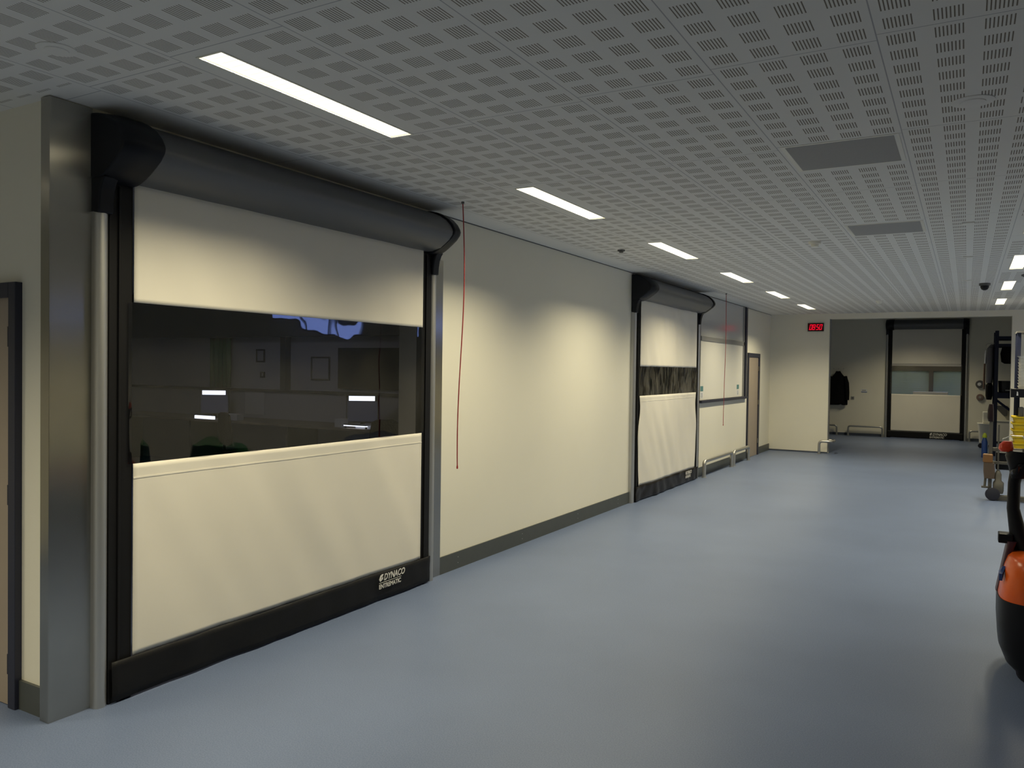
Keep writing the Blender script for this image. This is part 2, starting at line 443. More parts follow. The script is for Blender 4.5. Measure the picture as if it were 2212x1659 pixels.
struct(MB().box(-3.7, XR+.2, -4.3, -4.1, 0, H+.05).build('wall_behind', M_wall))
struct(MB().box(-3.7, -3.5, -4.1, 2.24, 0, H+.05).build('wall_far_left', M_wall))
# dim office behind the near roller door, and store room behind the second one
struct(MB().box(-10.3, -10.1, 2.42, 9.8, 0, H+.05).build('wall_office_left', M_darkwall))
struct(MB().box(-10.3, -.2, 9.6, 9.72, 0, H+.05).build('wall_office_back', M_darkwall), 'grey office wall seen through the near door window')
struct(MB().box(-4.2, -4.0, 9.72, 18.44, 0, H+.05).build('wall_store_left', M_darkwall))
# room behind the lobby door
wx0, wx1 = 1.6, 4.5
struct(wall_with_holes([-1.2, wx0, wx1, XR], [0, 1.0, 1.96, 3.55], [(wx0, wx1, 1.0, 1.96)],
       lambda a0, a1, z0, z1: (a0, a1, 25.8, 25.95, z0, z1)).build('wall_outer', M_darkwall))

# clerestory window
wr = bpy.data.objects.new('window_2', None); C.objects.link(wr); struct(wr, 'high window strip in the right wall')
mb = MB()
mb.box(XR+.02, XR+.1, CL[0], CL[1], CL[2], CL[2]+.04).box(XR+.02, XR+.1, CL[0], CL[1], CL[3]-.04, CL[3])
for yy in (CL[0], (CL[0]+CL[1])/2-.02, CL[1]-.04): mb.box(XR+.02, XR+.1, yy, yy+.04, CL[2]+.04, CL[3]-.04)
mb.build('window_frame', M_frame, wr)
MB().box(XR+.055, XR+.065, CL[0]+.04, CL[1]-.04, CL[2]+.04, CL[3]-.04).build('glass_pane', M_glass, wr)

# outer window with blinds behind the lobby door
wr = bpy.data.objects.new('window_3', None); C.objects.link(wr); struct(wr, 'two-light window with pale teal blinds behind the lobby door')
mb = MB()
mb.box(wx0, wx1, 25.78, 25.95, 1.82, 1.96).box(wx0, wx1, 25.78, 25.95, 1.0, 1.06)
for a, b_ in ((wx0, wx0+.06), (2.86, 2.97), (wx1-.06, wx1)): mb.box(a, b_, 25.78, 25.95, 1.06, 1.82)
mb.build('window_frame', mat('brown_frame', (.13, .12, .10), .5), wr)
for a, b_ in ((wx0+.06, 2.86), (2.97, wx1-.06)):
    MB().box(a, b_, 25.90, 25.91, 1.06, 1.82).build('glass_pane', M_glass, wr)
    mb = MB(); z = 1.07
    while z < 1.80:
        mb.prism([(25.83, z), (25.855, z+.031), (25.857, z+.030), (25.832, z-.001)], a-.03, b_+.03, lambda p, q, r: (r, p, q)); z += .028
    mb.build('blind', M_slat, wr)
tag(MB().box(2.50, 3.36, 24.9, 25.5, 0, 1.235).build('cabinet', M_paper, bevel=.005), 'white-topped cabinet showing through the lobby door window', 'cabinet')

# ------------------------------------------------------------------ trims, pillars and baseboards
def S_box(name, m, *b, label=None, bevel=0):
    return struct(MB().box(*b).build(name, m, bevel=bevel), label)
S_box('trim_1', M_steel, -.06, 0.012, 2.205, 2.42, 0, H-.005, label='brushed steel cladding on the wall corner left of the near roller door', bevel=.002)
S_box('trim_2', M_steel, 0, .012, 5.325, 5.478, 0, 2.62, label='brushed steel strip right of the near roller door', bevel=.002)
S_box('trim_3', M_steel, 0, .012, 9.775, 9.80, 0, H-.01, label='brushed steel strip left of the second roller door')
S_box('trim_4', M_steel, 0, .012, 12.70, 12.86, 0, 2.62, label='brushed steel strip right of the second roller door')
S_box('baseboard_left', M_base, 0, .012, 5.478, 9.775, 0, .145, label='dark grey baseboard between the two roller doors')
mb = MB()
for yy in (5.75, 6.9, 8.2, 9.4):
    for zz in (.05, .10): mb.lathe([(.004, .012), (.004, .0135)], (0, yy, zz), 8, 'x')
mb.build('rivet', M_dot, bpy.data.objects['baseboard_left'])
S_box('baseboard_left_2', M_base, 0, .012, 12.86, 16.13, 0, .145)
S_box('baseboard_left_3', M_base, 0, .012, 17.2, YB, 0, .145)
S_box('baseboard_front', M_base, -.275, -.06, 2.225, 2.24, 0, .145, label='dark grey baseboard beside the left door')
M_cove = mat('cove_vinyl', (.07, .085, .12), .5)
S_box('baseboard_back', M_cove, 0.012, 1.233, YB-.008, YB, 0, .03)
S_box('baseboard_rear', M_cove, -1.2, D3[0]-.02, YR-.01, YR, 0, .07)
S_box('baseboard_rear_2', M_cove, D3[0]+D3[1]+.02, XR, YR-.01, YR, 0, .07)
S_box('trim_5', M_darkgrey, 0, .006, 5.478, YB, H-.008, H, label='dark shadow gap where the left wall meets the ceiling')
S_box('trim_6', M_frame, 1.225, 1.236, YB-.004, YB+.2, .03, 2.884, label='thin edge bead on the left jamb of the opening')

# left door (edge of the frame) on the front wall
d = bpy.data.objects.new('door_1', None); C.objects.link(d); struct(d, 'brown laminate door in a navy frame at the left edge')
MB().box(-1.30, -.340, 2.222, 2.25, .005, 2.055).build('door_leaf', M_leaf, d)
fr = MB(); fr.box(-.340, -.277, 2.205, 2.25, 0, 2.13); fr.box(-1.36, -.340, 2.205, 2.25, 2.055, 2.13); fr.box(-1.36, -1.30, 2.205, 2.25, 0, 2.055)
fr.build('door_frame', M_navy, d, bevel=.003)
for zz in (.22, 1.07, 1.86):
    MB().lathe([(.008, -.05), (.008, .05)], (-.341, 2.212, zz), 10).build('hinge', M_rubber, d)
# door far along the left wall
d = bpy.data.objects.new('door_2', None); C.objects.link(d); struct(d, 'narrow brown laminate door at the far end of the left wall')
MB().box(0, .012, 16.17, 17.03, .005, 2.03).build('door_leaf', M_leaf, d)
fr = MB(); fr.box(0, .03, 16.12, 16.17, 0, 2.11); fr.box(0, .03, 17.03, 17.14, 0, 2.11); fr.box(0, .03, 16.17, 17.03, 2.03, 2.11)
fr.build('door_frame', M_navy, d, bevel=.003)
for zz in (.3, 1.1, 1.8): MB().lathe([(.01, -.05), (.01, .05)], (.028, 17.025, zz), 8).build('hinge', M_steel, d)

# serving window between second roller door and the far door
wd = bpy.data.objects.new('window_1', None); C.objects.link(wd); struct(wd, 'tall window with white panes and dark post right of the second roller door')
MB().box(0, .012, 12.87, 15.72, 2.31, 2.985).build('upper_panel', mat('upper_glass', (.50, .50, .49), .12), wd)
MB().box(0, .03, 12.87, 15.75, 2.235, 2.31).build('transom', M_frame, wd, bevel=.004)
MB().box(0, .014, 12.87, 14.32, 1.255, 2.235).build('glass_pane', M_glasswhite, wd)
MB().box(0, .014, 14.33, 15.68, 1.255, 2.235).build('glass_pane', M_glasswhite, wd)
MB().box(0, .05, 12.87, 15.99, 1.205, 1.25).build('sill', M_navy, wd, bevel=.005)
MB().box(0, .03, 15.69, 15.74, 1.25, 2.985).build('edge_frame', M_frame, wd)
MB().box(0, .045, 15.80, 15.92, 1.25, 2.985).build('post', M_navy, wd)
MB().box(0, .03, 15.92, 15.98, 1.25, 2.985).build('edge_frame', M_frame, wd)
for yc in (12.96, 15.34):
    MB().box(.014, .0155, yc-.08, yc+.08, 1.40, 1.485).build('sticker', M_teal, wd)
    k = MB().box(.014, .0155, yc-.08, yc+.08, 1.285, 1.385).build('notice', M_paper, wd)
    mb = MB()
    for q in range(4): mb.box(.0155, .016, yc-.055, yc+.055, 1.30+q*.021, 1.307+q*.021)
    mb.build('print', M_darkgrey, k)

# ------------------------------------------------------------------ roller doors
PROFILE = [(0,-.35),(0,-.005),(.06,-.012),(.13,-.028),(.19,-.055),(.245,-.09),(.285,-.13),(.306,-.165),(.312,-.185),(.305,-.21),(.275,-.245),
           (.235,-.275),(.19,-.305),(.15,-.328),(.11,-.345),(.08,-.35)]
NECK = [(0,-.51),(0,-.33),(.115,-.335),(.095,-.36),(.080,-.40),(.072,-.45),(.068,-.51)]
def hood_profile(inset):
    pts = [(0,-.03)] + [(max(0, a-inset), b-inset*.5) for a, b in PROFILE[2:13]] + [(.10,-.335),(0,-.335)]
    return pts
def roller_door(name, label, loc, rotz, W, mg, zb, top, film, wav, scale=1.0, logo=1.0, seed=0):
    """local x along the wall, -y into the hall; zb = (flap top, window bottom, window top, curtain top)"""
    t = thing(name, label, 'roller door', loc, rotz)
    tw = .07
    a0, a1 = mg, W - mg
    # half-round guide tubes
    for u0 in (0, W-tw):
        pts = [(u0, 0)] + [(u0+tw/2-math.cos(k*PI/12)*tw/2, .028+math.sin(k*PI/12)*tw/2) for k in range(13)] + [(u0+tw, 0)]
        MB().prism(pts, 0, top-.49*scale, lambda p, q, z: (p, -q, z)).build('guide_tube', M_alu, t, smooth=True)
    # black guide channels
    for k, (u0, u1) in enumerate(((tw, a0), (a1, W-tw))):
        mb = MB(); mb.box(u0, u1, -.05, 0, 0, top-.34*scale)
        mb.box(u0+(u1-u0)*.35, u0+(u1-u0)*.45, -.062, -.05, 0, top-.36*scale)
        mb.build('guide_channel', M_black, t, bevel=.003)
    # curtain bands
    def off(u, z):
        v = noise.noise(Vector((u*1.7+seed, z*.6, seed)))*.012*wav + noise.noise(Vector((u*5+z*1.3+seed, z*.7, seed+4)))*.005*wav + noise.noise(Vector((u*4.2+z*2.6+seed, z*.3-u*.4, seed+9)))*.007*wav
        e = min(1, (u-a0)/.1, (a1-u)/.1); return .060 + v*max(0, e) + .0
    def edge(u, z):
        # the cloth pulls in from its guides where it is slack
        if wav < 2: return u
        k = (math.sin(z*5.2+1.0)*.045+math.sin(z*9+2)*.018)
        fz = min(1, max(0, (zb[1]-z)/.3))*min(1, max(0, (z-.12)/.2))
        return u + k*fz*(1 if u < W/2 else -1)*max(0, 1-min(u-a0, a1-u)/.5)
    P = lambda u, z: (edge(u, z), -off(u, z), z)
    ov = .03
    MB().sheet(a0, a1, zb[2], zb[3]+.05, 90, 30, P).build('upper_curtain', M_fabric, t, smooth=True, solid=.003)
    MB().sheet(a0-ov, a1+ov, zb[1], zb[2], 60, 20, lambda u, z: (u, -.060-noise.noise(Vector((u*1.7+seed, z*.6, seed)))*.012*(1 if wav < 2 else 2)*max(0, min(1, (u-a0)/.1, (a1-u)/.1)), z)).build('vision_panel', film, t, smooth=True)
    MB().sheet(a0, a1, zb[0], zb[1], 80, 36, P).build('lower_curtain', M_fabric, t, smooth=True, solid=.003)
    fl = MB().sheet(tw+.01, W-tw-.01, 0.012, zb[0], 80, 6,
        lambda u, z: (u, -off(min(max(u, a0), a1), z)-.006-.01*abs(noise.noise(Vector((u*4+seed, z*6, 2))))*wav, z)).build('bottom_flap', M_blackgl if wav >= 2 else M_black, t, smooth=True, solid=.004)
    # weld seams
    MB().sheet(a0, a1, zb[1]-.078*scale, zb[1]-.070*scale, 80, 1, lambda u, z: (edge(u, z), -off(u, z)-.0025, z)).build('seam', M_fabric, t, solid=.002)
    # maker's mark on the flap
    lx, lz = a1-.535*logo, zb[0]-.062*logo
    base = lambda x, z: Matrix.Translation((x, -.083, z)) @ Matrix.Rotation(PI/2, 4, 'X')
    lg = text_mesh('DYNACO', .066*logo, M_print, t, 'logo', base(lx+.055*logo, lz), shear=.25, bold=.0016*logo, sx=.88)
    MB().box(lx, lx+.265*logo, -.0845, -.083, lz-.014*logo, lz-.011*logo).build('logo_rule', M_print, t)
    text_mesh('ENTREMATIC', .046*logo, M_print, t, 'logo', base(lx, lz-.056*logo), bold=.0012*logo, sx=.95)
    mb = MB()
    mb.prism([(lx+.0, lz+.015*logo), (lx+.014*logo, lz+.042*logo), (lx+.034*logo, lz+.050*logo), (lx+.052*logo, lz+.048*logo), (lx+.040*logo, lz+.034*logo), (lx+.024*logo, lz+.026*logo), (lx+.032*logo, lz+.004*logo), (lx+.012*logo, lz-.002*logo)],
             -.0845, -.083, lambda p, q, r: (p, r, q))
    mb.prism([(lx+.030*logo, lz+.022*logo), (lx+.046*logo, lz+.028*logo), (lx+.044*logo, lz+.008*logo), (lx+.032*logo, lz+.010*logo)], -.0845, -.083, lambda p, q, r: (p, r, q))
    mb.build('logo_mark', M_print, t)
    # hood and its moulded end caps
    hp = [(a*scale, top+b*scale) for a, b in hood_profile(.016)]
    MB().prism(hp, .19*1, W-.10, lambda p, q, r: (r, -p, q)).build('hood', M_hood, t, smooth=True)
    cp = [(a*scale, top+b*scale) for a, b in PROFILE]
    for u0, u1 in ((-.005, .20), (W-.135, W+.005)):
        n_ = 8; rings = []; mbc = MB(); lft = u0 < 1
        for k in range(n_+1):
            tt = k/n_; dd = (1-tt) if lft else tt          # 0 at the hood side, 1 at the outer face
            sc = 1 - .16*max(0, (dd-.45)/.55)**2
            rings.append([mbc.bm.verts.new((u0+(u1-u0)*tt, -.001-p*sc, top+(q-top+.2*scale)*(1-.06*max(0, (dd-.45)/.55)**2)-.2*scale if q > top-.45*scale else q)) for p, q in cp])
        m_ = len(cp)
        for q_, w_ in zip(rings, rings[1:]):
            for k in range(m_): mbc.bm.faces.new((q_[k], q_[(k+1) % m_], w_[(k+1) % m_], w_[k]))
        mbc.bm.faces.new(rings[0][::-1]); mbc.bm.faces.new(rings[-1])
        e0, e1 = (u0, tw+.015) if lft else (W-tw-.015, u1)
        mbc.prism([(a*scale, top+b*scale) for a, b in NECK], e0+.004, e1-.004, lambda p, q, r: (r, -p-.001, q))
        mbc.build('end_cap', M_cap, t, smooth=True, bevel=.008)
    return t
roller_door('roller_door', 'large cream roller door with dark window band, nearest on the left', (0, D1[0], 0), PI/2, D1[1], .20,
            (.215, 1.215, 2.05, 2.68), H-.01, M_film, 1.1, seed=1.3)
roller_door('roller_door', 'cream roller door with creased edges, beyond the near one on the left wall', (0, D2[0], 0), PI/2, D2[1], .20,
            (.20, 1.395, 1.785, 2.68), H-.01, M_film_b, 2.1, seed=5.1)
roller_door('roller_door', 'narrow cream roller door on the rear lobby wall, its window showing teal blinds', (D3[0], YR, 0), 0, D3[1], .16,
            (.19, 1.185, 1.99, 2.95), 3.21, M_film_c, .8, scale=.85, logo=1.3, seed=8.2)

# ------------------------------------------------------------------ ceiling fixtures
def make_lamp():
    t = thing('recessed_lamp', 'x', 'ceiling light', (0, 0, 0))
    L_, W_ = 1.275, .14
    mb = MB(); h = .12
    mb.box(0, W_, 0, L_, .085, .095)
    mb.box(-.004, 0, 0, L_, 0, .095).box(W_, W_+.004, 0, L_, 0, .095).box(-.004, W_+.004, -.004, 0, 0, .095).box(-.004, W_+.004, L_, L_+.004, 0, .095)
    mb.build('housing', M_white, t)
    mb = MB()
    mb.box(-.006, .003, -.006, L_+.006, -.003, 0).box(W_-.003, W_+.006, -.006, L_+.006, -.003, 0)
    mb.box(.003, W_-.003, -.006, .003, -.003, 0).box(.003, W_-.003, L_-.003, L_+.006, -.003, 0)
    mb.build('rim', M_white, t)
    MB().box(.002, W_-.002, .002, L_-.002, .006, .010).build('louvre', M_diff, t)
    ld = bpy.data.lights.new('lamp_tube_light', 'AREA'); ld.shape = 'RECTANGLE'; ld.size = W_-.01; ld.size_y = L_-.02
    ld.energy = LIGHT_W; ld.color = LIGHT_COL; ld.spread = LIGHT_SPREAD
    lo = bpy.data.objects.new('lamp_tube_light', ld); C.objects.link(lo); lo.parent = t; lo.location = (W_/2, L_/2, .004)
    return t
def vestibule_fill():  # unseen source added to brighten the white cabinet and the blinds
    t = thing('lobby_lamp', 'added unseen lamp brightening the vestibule behind the lobby roller door', 'ceiling light', (2.9, 24.6, 3.3))
    MB().lathe([(.15, 0), (.15, -.03), (.13, -.05)], n=24).build('housing', M_white, t)
    ld = bpy.data.lights.new('vestibule_fill_light', 'AREA'); ld.shape = 'DISK'; ld.size = .2; ld.energy = 7; ld.color = LIGHT_COL
    lo = bpy.data.objects.new('vestibule_fill_light', ld); C.objects.link(lo); lo.parent = t; lo.location = (0, 0, -.055)
vestibule_fill()
names_l = ['long ceiling lamp nearest the camera, above the near roller door', 'ceiling lamp second from the camera in the left row',
           'ceiling lamp third from the camera in the left row', 'ceiling lamp fourth from the camera in the left row, beyond the second roller door',
           'ceiling lamp fifth in the left row, second last before the end wall', 'small far ceiling lamp ending the left row, nearest the red clock']
names_r = ['ceiling lamp cut by the right picture edge, first of the right row', 'ceiling lamp at the right edge, largest fully lit one of the right row',
           'ceiling lamp in the middle of the right row, just right of the dome camera', 'small far ceiling lamp ending the right row, above the opening']
proto = None
for i, l in enumerate(LAMPS_ALL):
    if i < 6: lab, grp = names_l[i], 'ceiling lamps of the left row'
    elif i < 8: lab, grp = ('ceiling lamp of the left row just behind the camera', 'ceiling lamp of the left row farthest behind the camera')[i-6], 'ceiling lamps of the left row'
    elif i < 12: lab, grp = names_r[i-8], 'ceiling lamps of the right row'
    elif i == 16: lab, grp = 'added fill lamp, unseen, over the left entrance area', 'ceiling lamps of the left row'
    else: lab, grp = ('added fill lamp of the unseen outer row, nearest the camera', 'added fill lamp of the unseen outer row, second from the camera', 'added fill lamp of the unseen outer row, third from the camera', 'added fill lamp of the unseen outer row, nearest the end wall')[i-12], 'added fill lamps of the unseen outer row'
    if proto is None: proto = make_lamp(); tgt = proto; tgt.location = (l[0], l[2], H); tgt['label'] = lab; tgt['group'] = grp
    else: dup(proto, (l[0], l[2], H), label=lab, group=grp)
# lobby luminaires (above the opening's line of sight)
def lobby_lamp(x, y, lab):
    t = thing('lobby_lamp', lab, 'ceiling light', (x, y, 3.3))
    MB().box(-.08, .08, -.6, .6, -.03, 0).build('housing', M_white, t)
    MB().box(-.07, .07, -.59, .59, -.034, -.030).build('louvre', M_diff, t)
    ld = bpy.data.lights.new('lobby_tube_light', 'AREA'); ld.shape = 'RECTANGLE'; ld.size = .13; ld.size_y = 1.18
    ld.energy = LIGHT_W*.8; ld.color = LIGHT_COL; ld.spread = LIGHT_SPREAD
    lo = bpy.data.objects.new('lobby_tube_light', ld); C.objects.link(lo); lo.parent = t; lo.location = (0, 0, -.036)
lobby_lamp(2.6, 21.9, 'ceiling lamp of the rear lobby in front of its roller door')

# return-air panels
for (y0, y1, lab) in ((4.68, 5.25, 'square grey mesh panel in the ceiling, the larger nearer one'), (7.40, 7.95, 'square grey mesh panel in the ceiling, the smaller farther one')):
    t = thing('ceiling_vent', lab, 'vent', (2.885, y0, H), group='mesh panels in the ceiling')
    MB().box(0, .555, 0, y1-y0, -.004, 0).build('mesh_face', M_vent, t)
    mb = MB(); D = y1-y0
    mb.box(-.025, 0, -.02, D+.02, -.003, 0).box(.555, .58, -.02, D+.02, -.003, 0).box(0, .555, -.02, 0, -.003, 0).box(0, .555, D, D+.02, -.003, 0)
    mb.build('frame', M_white, t)
# round fittings
def disc_fit(name, cat, lab, x, y, r, h, m, parts=True, grp=None):
    t = thing(name, lab, cat, (x, y, H), group=grp)
    MB().lathe([(r, 0), (r, -h*.35), (r*.92, -h*.5)], n=28).build('base', m, t, smooth=True)
    MB().lathe([(r*.6, -h*.5), (r*.58, -h*.85), (r*.45, -h)], n=24).build('sensor', m, t, smooth=True)
disc_fit('ceiling_speaker', 'speaker', 'round flush ceiling disc at the upper left, left of the nearest lamp', .585, 1.90, .075, .012, M_ceil_plain, grp='round flush discs')
disc_fit('ceiling_speaker', 'speaker', 'round flush ceiling disc at the upper right, right of the large mesh panel', 3.80, 4.27, .09, .010, M_ceil_plain, grp='round flush discs')
disc_fit('smoke_detector', 'smoke detector', 'white smoke detector left of the smaller mesh panel', 2.50, 8.16, .06, .05, M_white, grp='smoke detectors')
disc_fit('smoke_detector', 'smoke detector', 'small white smoke detector far off, before the opening', 2.45, 15.28, .06, .05, M_white, grp='smoke detectors')
disc_fit('ceiling_sensor', 'sensor', 'small grey ceiling sensor between the second and third left lamps near the wall', .61, 7.89, .04, .03, M_darkgrey)
t = thing('dome_camera', 'black dome camera on the ceiling left of the right lamp row', 'camera', (3.99, 12.82, H))
MB().lathe([(.07, 0), (.07, -.03), (.06, -.035)], n=24).build('mount', M_darkgrey, t, smooth=True)
MB().lathe([(.055, -.035), (.052, -.06), (.038, -.085), (.015, -.097), (.002, -.098)], n=24).build('dome', M_cap, t, smooth=True)
t = thing('dome_camera', 'dark dome fitting at the right picture edge beside the right lamp row', 'camera', (4.46, 11.9, H))
MB().lathe([(.09, 0), (.09, -.015), (.08, -.02)], n=24).build('mount', M_darkgrey, t, smooth=True)
MB().lathe([(.07, -.02), (.065, -.03), (.03, -.04)], n=24).build('dome', M_cap, t, smooth=True)
for i, (yy, lab) in enumerate(((7.62, 'small dark-edged cover plate in the ceiling, nearest of three in line'), (9.83, 'small cover plate in the ceiling, middle of three in line'), (12.3, 'small cover plate in the ceiling, farthest of three in line'))):
    o = MB().box(3.74, 3.83, yy, yy+.05, H-.012, H).build('cover_plate', M_ceil_plain, bevel=.002); tag(o, lab, 'cover plate', 'cover plates in the ceiling')

# ------------------------------------------------------------------ pull cords
def pull_cord(x, y, z0, lab, sw):
    t = thing('pull_cord', lab, 'cord', (x, y, H), group='red pull cords')
    MB().lathe([(.012, 0), (.012, -.012), (.004, -.018)], n=12).build('ceiling_eye', M_darkgrey, t)
    n = 40
    MB().tube([(sw*math.sin(k/n*PI*1.3+.3)*.014 - sw*.004, sw*math.sin(k/n*PI*1.9)*.018, -.01-(H-z0-.02)*k/n) for k in range(n+1)], .0045, 8).build('cord', M_red, t, smooth=True)
    MB().lathe([(.006, z0-H), (.007, z0-H+.012), (.004, z0-H+.03)], (sw*math.sin(PI*1.3+.3)*.014 - sw*.004, sw*math.sin(PI*1.9)*.018, 0), 10).build('knot', M_red, t)
pull_cord(.438, 5.11, .96, 'red pull cord hanging beside the near roller door', 1.0)
pull_cord(.378, 13.0, .85, 'red pull cord hanging in front of the far white window', .5)

# ------------------------------------------------------------------ clock 08:50
t = thing('wall_clock', 'black digital clock with red digits on the end wall', 'clock', (.785, YB, 2.625))
MB().box(0, .325, -.05, 0, 0, .175).build('casing', M_cap, t, bevel=.006)
MB().box(.012, .313, -.052, -.05, .012, .163).build('face', M_ledoff, t)
SEG = {'0': 'abcdef', '8': 'abcdefg', '5': 'afgcd'}
def digit(ch, x, z, w_, h):
    mb = MB(); th = .011; sh = .20
    def bar(x0, z0, x1, z1):
        mb.prism([(x0+z0*sh, z0), (x1+z0*sh, z0), (x1+z1*sh, z1), (x0+z1*sh, z1)], -.0535, -.052, lambda p, q, r: (x+p, r, z+q))
    g = .002
    for s_ in SEG[ch]:
        if s_ == 'a': bar(g, h-th, w_-g, h)
        if s_ == 'g': bar(g, h/2-th/2, w_-g, h/2+th/2)
        if s_ == 'd': bar(g, 0, w_-g, th)
        if s_ == 'f': bar(0, h/2+g, th, h-g)
        if s_ == 'e': bar(0, g, th, h/2-g)
        if s_ == 'b': bar(w_-th, h/2+g, w_, h-g)
        if s_ == 'c': bar(w_-th, g, w_, h/2-g)
    return mb
for ch, x in (('0', .030), ('8', .092), ('5', .168), ('0', .232)):
    digit(ch, x, .030, .050, .115).build('digit', M_led, t)
for zz in (.065, .105): MB().box(.156+zz*.2-.02, .164+zz*.2-.02, -.0535, -.052, zz-.004, zz+.004).build('colon_dot', M_led, t)

# ------------------------------------------------------------------ floor hoops (bumper rails)
def hoop(name, lab, pts, r=.024, grp='steel floor hoops', flange=(0, -1)):
    """pts: polyline with sharp corners, rounded here"""
    P = [Vector(p) for p in pts]; out = [P[0]]; br = .07
    for a, b, c in zip(P, P[1:], P[2:]):
        d0 = (a-b).normalized(); d1 = (c-b).normalized()
        s_, e_ = b+d0*br, b+d1*br
        for k in range(9):
            u = k/8; out.append((1-u)**2*s_ + 2*u*(1-u)*b + u*u*e_)
    out.append(P[-1])
    t = thing(name, lab, 'bumper rail', tuple(P[0]), group=grp)
    mb = MB(); mb.tube([q-P[0] for q in out], r, 14); mb.build('tube', M_inox, t, smooth=True)
    for i in flange:
        if P[i].z < .05:
            q = P[i]-P[0]; MB().lathe([(.042, 0), (.042, .006), (.03, .008)], tuple(q), 18).build('foot_plate', M_inox, t)
hoop('floor_hoop', 'long steel floor hoop directly right of the second roller door', [(.12, 12.82, 0), (.12, 12.82, .265), (.12, 14.56, .265), (.12, 14.56, 0)], .031)
hoop('floor_hoop', 'shorter steel floor hoop reaching the narrow brown door', [(.12, 14.72, 0), (.12, 14.72, .265), (.12, 15.84, .265), (.12, 15.84, 0)], .031)
hoop('corner_rail', 'steel rail on the floor wrapping the left corner of the opening', [(1.10, YB-.25, 0), (1.10, YB-.25, .275), (1.36, YB-.25, .275), (1.36, YB+.12, .275), (1.235, YB+.12, .275)], .028)
hoop('floor_hoop', 'steel floor hoop below the black coat', [(-.9, YR-.1, 0), (-.9, YR-.1, .27), (.67, YR-.1, .27), (.67, YR-.1, 0)])
hoop('floor_hoop', 'steel floor hoop directly left of the lobby roller door', [(.97, YR-.12, 0), (.97, YR-.12, .27), (1.83, YR-.12, .27), (1.83, YR-.12, 0)])
hoop('floor_hoop', 'steel floor hoop directly right of the lobby roller door', [(3.89, YR-.12, 0), (3.89, YR-.12, .27), (4.34, YR-.12, .27), (4.34, YR-.12, 0)])

# ------------------------------------------------------------------ lobby wall things
t = thing('coat_rack', 'small hook strip on the lobby wall above the black coat', 'coat rack', (.25, YR, 1.84))
MB().box(0, .62, -.015, 0, -.02, .02).build('rail', M_wall, t)
for k in range(5):
    MB().tube([(.06+k*.125, -.015, 0), (.06+k*.125, -.05, 0), (.06+k*.125, -.06, .03)], .006, 8).build('hook', M_inox, t)
cb = MB()
lay = [(.87, .44, .60), (.90, .43, .92), (1.0, .42, .93), (1.2, .43, .92), (1.4, .44, .90), (1.52, .45, .89), (1.62, .50, .85), (1.70, .58, .78), (1.78, .63, .73)]
n = 36; rings = []
for z, a, b in [(.86, .43, .93)] + lay[2:]:
    ring = []
    for k in range(n):
        an = 2*PI*k/n
        w_ = 1 + .10*math.sin(an*7+z*3) + .05*math.sin(an*13)
        x = (a+b)/2 + math.cos(an)*(b-a)/2*(1+.03*math.sin(z*23+k))
        y = YR-.085 - math.sin(an)*(.062)*w_
        zz = z + (.025*math.sin(an*5) if z < .9 else 0)
        ring.append(cb.bm.verts.new((x, y, zz)))
    rings.append(ring)
for q, w2 in zip(rings, rings[1:]):
    for k in range(n): cb.bm.faces.new((q[k], q[(k+1) % n], w2[(k+1) % n], w2[k]))
cb.bm.faces.new(rings[0][::-1]); cb.bm.faces.new(rings[-1])
t = thing('coat', 'black coat hanging on the lobby wall', 'coat', (0, 0, 0))
cb.build('coat_body', M_coat, t, smooth=True)
for sgn, x0 in ((-1, .47), (1, .86)):
    MB().tube([(x0, YR-.10, 1.64), (x0+sgn*.045, YR-.12, 1.45), (x0+sgn*.065, YR-.13, 1.2), (x0+sgn*.07, YR-.13, .98)], [.05, .062, .058, .05], 12).build('sleeve', M_coat, t, smooth=True)
MB().tube([(.63, YR-.10, 1.74), (.63, YR-.12, 1.77), (.68, YR-.13, 1.70), (.73, YR-.12, 1.77), (.73, YR-.10, 1.74)], .022, 8).build('collar', M_coat, t, smooth=True)
t = thing('wall_notice', 'small white notice with a blue band on the lobby wall', 'notice', (1.27, YR, 1.20))
MB().box(0, .15, -.004, 0, 0, .09).build('sheet', M_paper, t)
MB().box(.0, .15, -.005, -.004, .005, .022).build('band', M_blue, t)
mb = MB()
for q in range(2): mb.box(.02, .12, -.005, -.004, .045+q*.02, .053+q*.02)
mb.build('print', M_darkgrey, t)
t = thing('wall_socket', 'small square socket low on the wall right of the coat', 'socket', (1.01, YR, 1.0))
MB().box(0, .085, -.012, 0, 0, .085).build('plate', M_frame, t, bevel=.003)
MB().lathe([(.02, -.0135), (.02, -.012)], (.042, 0, .042), 16, 'y').build('outlet', M_darkgrey, t)
t = thing('alarm_beacon', 'round grey sounder with a pale centre right of the lobby roller door', 'alarm', (4.10, YR, 1.49))
MB().lathe([(.085, -.09), (.10, -.07), (.10, 0)], n=24, axis='y').build('body', M_darkgrey, t, smooth=True)
MB().lathe([(.04, -.10), (.045, -.09)], (-.01, 0, .0), 16, 'y').build('lens', M_paper, t)
t = thing('control_knob_box', 'round reddish-grey switch below the grey sounder', 'switch', (4.11, YR, 1.15))
MB().lathe([(.07, -.08), (.085, -.06), (.085, 0)], n=24, axis='y').build('body', mat('faded_grey_red', (.22, .15, .13), .5), t, smooth=True)
MB().lathe([(.03, -.10), (.035, -.08)], n=16, axis='y').build('knob', M_greyp, t)

